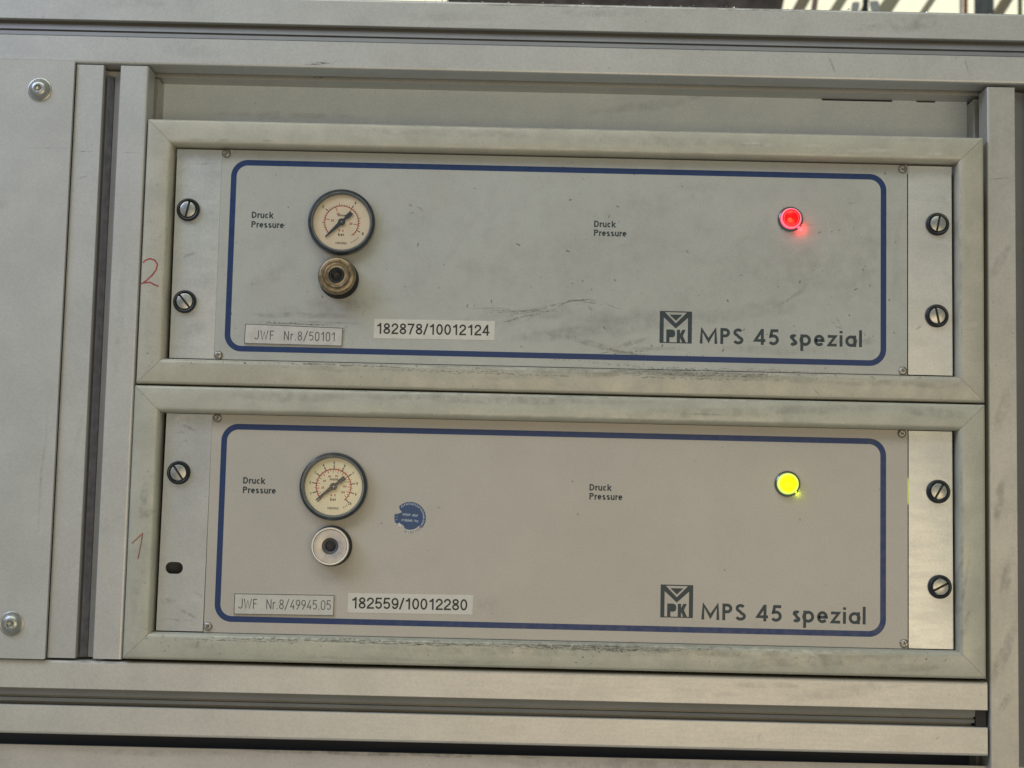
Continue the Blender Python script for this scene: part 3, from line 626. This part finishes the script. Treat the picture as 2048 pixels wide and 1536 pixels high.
def strip_plate(xa0, xa1, xb0, xb1, z0, z1, y0, y1, bow, parent, mat, origin):
    """slightly bowed metal strip: left edge xa0 (bottom) to xa1 (top), right edge xb0 to xb1"""
    b = B(); n = 12; R0 = []; R1 = []
    for x_l, x_r, z, R_ in ((xa0, xb0, z0, R0), (xa1, xb1, z1, R1)):
        for i in range(n+1): t = i/n; R_.append((x_l+(x_r-x_l)*t, y0-bow*4*t*(1-t)+bow*.9*t, z))
        R_ += [(x_r, y1, z), (x_l, y1, z)]
    b.loft([R0, R1], True, True, True); return b.obj('mounting_strip', mat, parent, True, origin)
def unit(low):
    if not low:
        T = thing('pressure_unit', 'upper blue-bordered pressure unit with a glowing red lamp and brass coupling', 'control unit', (241, 0, -132.5), 'blue-bordered pressure units')
        zt, zb = -.9, -132.3; xl, xr = 27.9, 454.9
        plm, earm = M['plate_up'], M['ear_up']
        bz = (33.9, 442.0, -127.2, -7.0)
    else:
        T = thing('pressure_unit', 'lower blue-bordered pressure unit with a glowing yellow-green lamp and silver coupling', 'control unit', (241, 0, -298.8), 'blue-bordered pressure units')
        zt, zb = -166.3, -298.9; xl, xr = 28.4, 455.2
        plm, earm = M['plate_low'], M['ear_low']
        bz = (34.5, 442.0, -292.3, -171.9)
    b = B(); b.plate(rrect(xl, xr, zb, zt, .3, 2), [], 0, 2); fp = b.obj('front_plate', plm, T, origin=(241, 0, zb))
    # ears
    holes = [] if not low else [rrect(3.6, 14.2, -264.2, -257.0, 3.5, 6)]
    el = [(-.5, zb+.4), (xl-.55, zb+.4), (xl-.12, zt-.2), (.2, zt-.1)] if low else [(.3, zb+.2), (xl-.2, zb+.2), (xl-.2, zt-.1), (-.4, zt-.1)]
    if low: b = B(); b.plate(el, holes, .35, 2.4); b.obj('mounting_strip', earm, T, origin=(14, 0, zb))
    else: strip_plate(el[0][0], el[3][0], el[1][0], el[2][0], zb+.2, zt-.1, .45, 2.4, .12, T, earm, (14, 0, zb))
    strip_plate(xr+.7, xr+.7, 483.0, 482.6, zb+.3, zt-.3, .30, .9, .22, T, earm, (468, 0, zb))
    # chassis behind
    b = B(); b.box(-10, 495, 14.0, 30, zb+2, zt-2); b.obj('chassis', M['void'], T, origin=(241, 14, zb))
    # border
    x0, x1, z0, z1 = bz; sw = 3.5; R = 10.5
    b = B(); b.plate(rrect(x0, x1, z0, z1, R, 14), [rrect(x0+sw, x1-sw, z0+sw, z1-sw, R-sw, 14)], -.05, .0-.002); b.obj('border_line', M['blue'], fp, origin=(241, 0, zb))
    # lettering
    b = B()
    P = ((47.6, -43.6, -49.6), (260.4, -44.4, -50.0)) if not low else ((48.7, -208.4, -214.2), (260.6, -207.7, -213.2))
    for px, za, zc in P:
        b = B(); text(b, 'Druck', px, px+13.6, za, 4.0, .80, 'helv', -.06, 1.20); text(b, 'Pressure', px, px+20.4, zc, 4.0, .80, 'helv', -.06, 1.20)
        b.obj('small_lettering', M['ink'], fp, origin=(px, 0, zc))
    b = B()
    if not low: text(b, 'MPS 45 spezial', 327.0, 427.0, -115.7, 9.9, 1.80, 'futura', -.06, 1.0)
    else: text(b, 'MPS 45 spezial', 330.0, 429.6, -284.2, 10.0, 1.80, 'futura', -.06, 1.0, -.4)
    b.obj('model_lettering', M['ink'], fp, origin=(241, 0, zb))
    b = B(); logo(b, *((302.2, -115.9, 19.9) if not low else (305.1, -283.5, 19.8)), -.06); b.obj('emblem', M['ink'], fp, origin=(312, 0, zb))
    rnd = random.Random(21+low)
    if not low:
        b = B()
        scuff(b, [(239, -95.5), (243, -93.2), (246, -91.3), (252, -91.0), (258, -90.4), (264, -91.2)], 4, .35, .42, rnd, -.03, .25)
        scuff(b, [(203, -106), (213, -102.5), (225, -99.5), (238, -96), (241, -94)], 4, .5, .34, rnd, -.03, .5)
        scuff(b, [(192, -99.5), (200, -98.0), (208, -97.7), (214, -98.8), (226, -97.0), (240, -94.6)], 3, .5, .32, rnd, -.03, .5)
        scuff(b, [(255, -92), (259, -95), (263, -98)], 3, .5, .25, rnd, -.03, .5)
        scuff(b, [(262, -123.3), (270, -122), (280, -123.8), (290, -122.6), (300, -121.6)], 9, .9, .34, rnd, -.03, .5)
        scuff(b, [(372, -93), (380, -88), (388, -83)], 4, .9, .3, rnd, -.03, .6)
        scuff(b, [(148, -33), (153, -35.5), (155, -38)], 2, .3, .3, rnd, -.03, .4)
        scuff(b, [(408, -100), (411, -103), (416, -105)], 3, .4, .4, rnd, -.03, .4)
        scuff(b, [(48, -108.6), (70, -109.2), (104, -110.2)], 5, .35, .4, rnd, -.03, .6)
        scuff(b, [(200, -124.6), (300, -131.5), (440, -131.2)], 3, .4, .35, rnd, -.03, .7)
        b.obj('scuff_marks', M['scuff'], fp, origin=(241, 0, zb))['kind'] = 'stuff'
        b = B(); specks(b, 330, 36, 452, -131, -4, rnd, -.025, .55, lambda x, z: .25+.75*min(1, max(0, (x-150)/280))*min(1, max(0.2, (-z)/110)))
        b.obj('dirt_specks', M['scuff'], fp, origin=(241, 0, zb))['kind'] = 'stuff'
    else:
        b = B(); specks(b, 60, 36, 452, -296, -170, rnd, -.025, .3); b.obj('dirt_specks', M['scuff'], fp, origin=(241, 0, zb))['kind'] = 'stuff'
    # engraved serial plate
    Q = [(46.2, -122.3), (106.7, -122.6), (106.8, -111.2), (46.5, -110.0)] if not low else [(46.4, -287.6), (107.1, -287.2), (107.1, -274.7), (46.4, -275.1)]
    b = B(); b.plate(Q, [], -.9, -.004); sp = b.obj('serial_plate', M['label_grey'], T, origin=(76, 0, Q[0][1]))
    b = B()
    cxq = sum(p[0] for p in Q)/4; czq = sum(p[1] for p in Q)/4
    def sh(p, d): return (p[0]+(d if p[0] < cxq else -d), p[1]+(d if p[1] < czq else -d))
    b.plate([sh(p, .0) for p in Q], [[sh(p, .42) for p in Q]], -.93, -.905); b.obj('plate_edge', M['engrave'], sp, origin=(76, 0, Q[0][1]))
    b = B()
    if not low: text(b, 'JWF  Nr.8/50101', 52.4, 102.2, -119.6, 5.7, .55, 'din', -.95, 1.05, -.2)
    else: text(b, 'JWF  Nr.8/49945.05', 48.9, 105.2, -284.1, 5.9, .50, 'din', -.95, 1.0, .3)
    b.obj('serial_lettering', M['engrave'], sp, origin=(76, 0, Q[0][1]))
    # white inventory sticker
    Q = [(125.9, -117.1), (200.5, -116.6), (200.5, -104.7), (126.1, -105.1)] if not low else [(115.4, -285.0), (191.1, -284.6), (191.4, -272.8), (115.4, -273.3)]
    b = B(); b.plate(Q, [], -.16, -.003); sk = b.obj('number_sticker', M['label_white'], T, origin=(160, 0, Q[0][1]))
    b = B()
    if not low: text(b, '182878/10012124', 127.4, 197.2, -114.3, 6.7, 1.0, 'helv', -.2, 1.14, .35)
    else: text(b, '182559/10012280', 117.5, 188.0, -282.5, 6.8, 1.0, 'helv', -.2, 1.16, .3)
    b.obj('sticker_number', M['black_ink'], sk, origin=(160, 0, Q[0][1]))
    # screws
    S4 = ((30.5, -3.3), (452.0, -3.5), (30.7, -129.9), (452.2, -129.8)) if not low else ((31.6, -168.6), (451.6, -168.4), (30.9, -295.3), (453.0, -295.8))
    for i, (x, z) in enumerate(S4): small_screw(T, x, z, 0, i*.4)
    ES = ((8.3, -39.5, 78), (8.6, -97.1, -50), (473.6, -37.9, 78), (473.1, -95.3, 102)) if not low else ((9.4, -202.7, -55), (473.8, -203.5, 60), (474.6, -261.2, 28))
    for x, z, a in ES: ear_screw(T, x, z, a, .3)
    if not low:
        gauge(T, 103.9, -45.9, M['dial_pink'], 225.5, True, (radians(-3.0), 0, radians(4.0)))
        coupling_brass(T, 103.4, -80.7); lamp(T, 382.3, -36.8, M['lamp_red'], M['lamp_pink'], (1, .02, .03, .0024), M['lamp_red_core'], M['ring_red'])
    else:
        gauge(T, 104.7, -209.0, M['dial'], 219.5, False)
        coupling_alu(T, 104.4, -245.2); lamp(T, 381.6, -200.9, M['lamp_yellow'], M['lamp_yellow_rim'], (.8, 1, .02, .00030), M['lamp_yellow'], M['ring_yellow'])
        # sliver of the lit lamp shining through the gap beside the right strip
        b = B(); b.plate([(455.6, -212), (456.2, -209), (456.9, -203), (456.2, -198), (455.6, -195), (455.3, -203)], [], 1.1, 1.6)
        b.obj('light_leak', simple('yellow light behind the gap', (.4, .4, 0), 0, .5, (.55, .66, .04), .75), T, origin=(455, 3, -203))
        # torn inspection sticker
        cx, cz = 151.6, -226.8; R = 9.6
        def pt(r_, a): return (cx+r_*cos(radians(a)), cz+r_*sin(radians(a)))
        out = [pt(R, a) for a in range(-38, 142, 6)]+[pt(7.8, 143.5), pt(5.9, 147), pt(6.2, 151), pt(7.6, 162), pt(R*.95, 167)]+[pt(R, a) for a in range(168, 200, 6)]+[pt(R*.93, 203), pt(6.9, 212), pt(6.2, 230), pt(6.9, 242)]+[pt(7.5, a) for a in range(250, 318, 8)]
        b = B(); b.plate(out, [], -.14, -.003); st = b.obj('inspection_sticker', M['sticker_blue'], T, origin=(cx, 0, cz))
        b = B(); b.plate([pt(7.55, a) for a in range(250, 319, 8)]+[pt(9.5, a) for a in range(318, 247, -6)], [], -.12, -.003)
        b.plate([pt(7.0, 208), pt(7.4, 226), pt(9.3, 226), pt(9.5, 216), pt(9.3, 204)], [], -.10, -.003); b.obj('torn_edge', M['sticker_silver'], st, origin=(cx, 0, cz))
        b = B(); stroke(b, [pt(7.7, a) for a in range(248, 322, 6)], .5, -.15); stroke(b, [pt(7.2, 206), pt(7.4, 214), pt(8.8, 222)], .4, -.15); b.obj('torn_rim', M['label_white'], st, origin=(cx, 0, cz))
        b = B()
        for a in range(252, 318, 7): stroke(b, [pt(8.0, a), pt(9.4, a)], .45, -.15)
        for a in (206, 214, 222): stroke(b, [pt(8.2, a), pt(9.3, a)], .3, -.15)
        b.obj('edge_ticks', M['engrave'], st, origin=(cx, 0, cz))
        b = B()
        for i, a in enumerate(list(range(-34, 134, 12))+[166, 178, 190]):
            stroke(b, [pt(7.6, a), pt(9.3, a)], .22, -.15)
            if i < 14: px, pz = pt(8.4, a+6); text(b, '567890123456789'[i % 15], px-.45, px+.45, pz-.7, 1.4, .32, 'helv', -.155)
        rnd = random.Random(3)
        for zz, xs in ((cz+1.6, [(-4.5, 0), (1.2, 4.6)]), (cz-1.7, [(-5.0, -4.2), (-3.2, 1.6), (2.8, 4.8)])):
            for xa, xb in xs:
                x = xa
                while x < xb:
                    stroke(b, [(cx+x, zz-.65*rnd.random()-.3-x*.06), (cx+x+.25, zz+.7*rnd.random()+.2-x*.06)], .42, -.15-.002*rnd.random()); x += .62
        b.obj('sticker_print', M['sticker_print'], st, origin=(cx, 0, cz))
    return T
unit(False); unit(True)

rnd = random.Random(77)
for T, zi, zo, hv in ((FU, -133.9, -148.0, 4), (FL, -300.0, -314.2, 7)):
    b = B()
    for k in range(hv*2):
        x0 = rnd.uniform(0, 330); x1 = x0+rnd.uniform(60, 150); zz = zi-.4-abs(rnd.gauss(0, 1.4))
        scuff(b, [(x0, zz), ((x0+x1)/2, zz-rnd.uniform(-1, 1.5)), (x1, zz-rnd.uniform(-.5, .8))], 2, .4, .42, rnd, -8.03, .45, 1.4)
    specks(b, 60*hv, 2, 480, zo, zi, rnd, -8.03, .34, lambda x, z: .25+.75*max(0, 1-(zi-z)/7))
    specks(b, 50, -14, -4, zo+8, zi+130, rnd, -8.03, .28)
    b.obj('grime_marks', M['grime'], T, origin=(241, -8, zi))['kind'] = 'stuff'
# ------------------------------------------------------------------ swarf on the top beam
b = B(); rnd = random.Random(5)
for i in range(260):
    x = 150+rnd.random()*260 if i < 200 else 330+rnd.random()*190; y = -4.0+abs(rnd.gauss(0, 3)); s_ = .25+rnd.random()**3*.9; z = 96.0
    p = [(x+rnd.uniform(-1, 1)*s_, y+rnd.uniform(-1, 1)*s_, z+rnd.uniform(0, 1.3)*s_) for _ in range(4)]
    b.add(p, [(0, 1, 2), (0, 2, 3), (0, 3, 1), (1, 3, 2)])
tag(b.obj('metal_swarf', M['chip'], origin=(280, 0, 96)), 'scattered bright metal crumbs along the upper edge of the top beam', 'metal chips', kind='stuff')

# ------------------------------------------------------------------ hall seen over the top beam (metres away)
def em(name, col, s_): return simple(name, (.5, .5, .45), 0, .6, col, s_)
def at(u, v, Y):
    """point on the plane y = Y (metres) that lies along the sight line through photo pixel u, v"""
    R_ = Matrix.Rotation(YAW, 3, 'Z') @ Matrix.Rotation(PITCH, 3, 'X') @ Matrix.Rotation(ROLL, 3, 'Y')
    d = R_ @ Vector(((u-1024)/3080, 1, -(v-768)/3080)); c = camo.location; t = (Y-c.y)/d.y
    return (c+d*t)/MM
def bar(name, u, v0, v1, Y, wpx, mat, du=0, label='', cat='pipe', depth=60):
    a = at(u, v0, Y); c = at(u+du, v1, Y); wd = wpx/3080*(Y+.94)/MM/2
    b = B(); rings = []
    for p in (a, c): rings.append([(p.x+wd*cos(t*pi/6), p.y+wd*sin(t*pi/6), p.z) for t in range(12)])
    b.loft(rings, True, True, True); o = b.obj(name, mat, origin=tuple(c)); tag(o, label, cat); return o
YH = 5.0
a = at(300, -260, YH+.6); c = at(2300, 60, YH+.6)
b = B(); b.box(a.x, c.x, a.y, a.y+20, c.z, a.z); tag(b.obj('bright_window', em('daylit cream glazing', (1, .95, .70), .95), origin=(a.x, a.y, c.z)), 'bright cream daylit window band far behind the top beam', 'window')
b = B(); a = at(900, -200, YH+.5); c = at(1556, 60, YH+.5); c2 = at(1606, -200, YH+.5)
b.add([(a.x, a.y, a.z), (a.x, a.y, c.z), (c.x, a.y, c.z), (c2.x, a.y, a.z), (a.x, a.y+30, a.z), (a.x, a.y+30, c.z), (c.x, a.y+30, c.z), (c2.x, a.y+30, a.z)], [(0, 1, 2, 3), (4, 7, 6, 5), (0, 3, 7, 4), (1, 5, 6, 2), (0, 4, 5, 1), (3, 2, 6, 7)])
tag(b.obj('dark_machine_housing', simple('dark brown housing', (.20, .16, .15), 0, .6, noise=.4, ns=12), origin=(a.x, a.y, c.z)), 'blurred dark brown machine body far behind the top beam, left of the bright window', 'machine')
grey = simple('far grey steel', (.22, .24, .25), .2, .5, noise=.2, ns=9); cream = simple('far cream strut', (.74, .70, .50), 0, .6); shade = simple('far tan strut', (.60, .50, .36), 0, .6)
orange = simple('orange pipe paint', (.70, .24, .14), 0, .5); white = simple('white pipe paint', (.8, .8, .78), 0, .5); teal = simple('far dark steel', (.05, .07, .08), .2, .5)
bar('pink_bar', 1652, -150, 60, YH+.1, 12, simple('far dusty pink paint', (.55, .36, .32), 0, .6), -30, 'dusty pink slanting bar close to the dark brown machine', 'bar')
bar('white_clamp', 1748, 4, 24, YH-.05, 20, white, 4, 'small white clamp at the foot of the thin dark pole', 'clamp')
bar('white_clamp', 1712, 6, 24, YH-.05, 16, white, -3, 'smaller white clamp just left of the thin dark pole', 'clamp')
bar('dark_pole', 1731, -150, 60, YH, 12, teal, 0, 'thin dark pole standing in front of the bright window', 'pole')
bar('orange_pipe', 1931, -150, 60, YH, 9, orange, 0, 'thin orange pipe between white strips behind the beam', 'pipe')
bar('white_strip', 1922, -150, 60, YH+.05, 6, white, 0, 'thin white upright strip just left of the orange pipe', 'strip')
bar('grey_column', 1968, -150, 60, YH, 40, grey, 0, 'thick blurred grey column behind the beam near the right edge', 'column')
bar('green_pole', 2040, -150, 60, YH, 9, simple('far green paint', (.35, .42, .22), 0, .5), 0, 'thin green pole at the far right behind the beam', 'pole')
for (u, du, wp, mt, lb) in ((1590, -50, 26, shade, 'wide tan slanting strut just right of the dark brown machine'), (1668, -56, 22, cream, 'cream slanting strut left of the thin dark pole'), (1770, -60, 34, cream, 'wide cream slanting strut right of the thin dark pole'),
                            (1850, -60, 16, cream, 'cream slanting strut left of the orange pipe'), (1998, -56, 26, shade, 'tan slanting strut between the grey column and the green pole'), (1712, -40, 9, grey, 'thin grey slanting strut nearest the dark pole')):
    bar('slanting_strut', u+40, -40, 50, YH+.3, wp, mt, du, lb, 'strut')
for o in SC.objects:
    if '_o' in o.keys(): del o['_o']
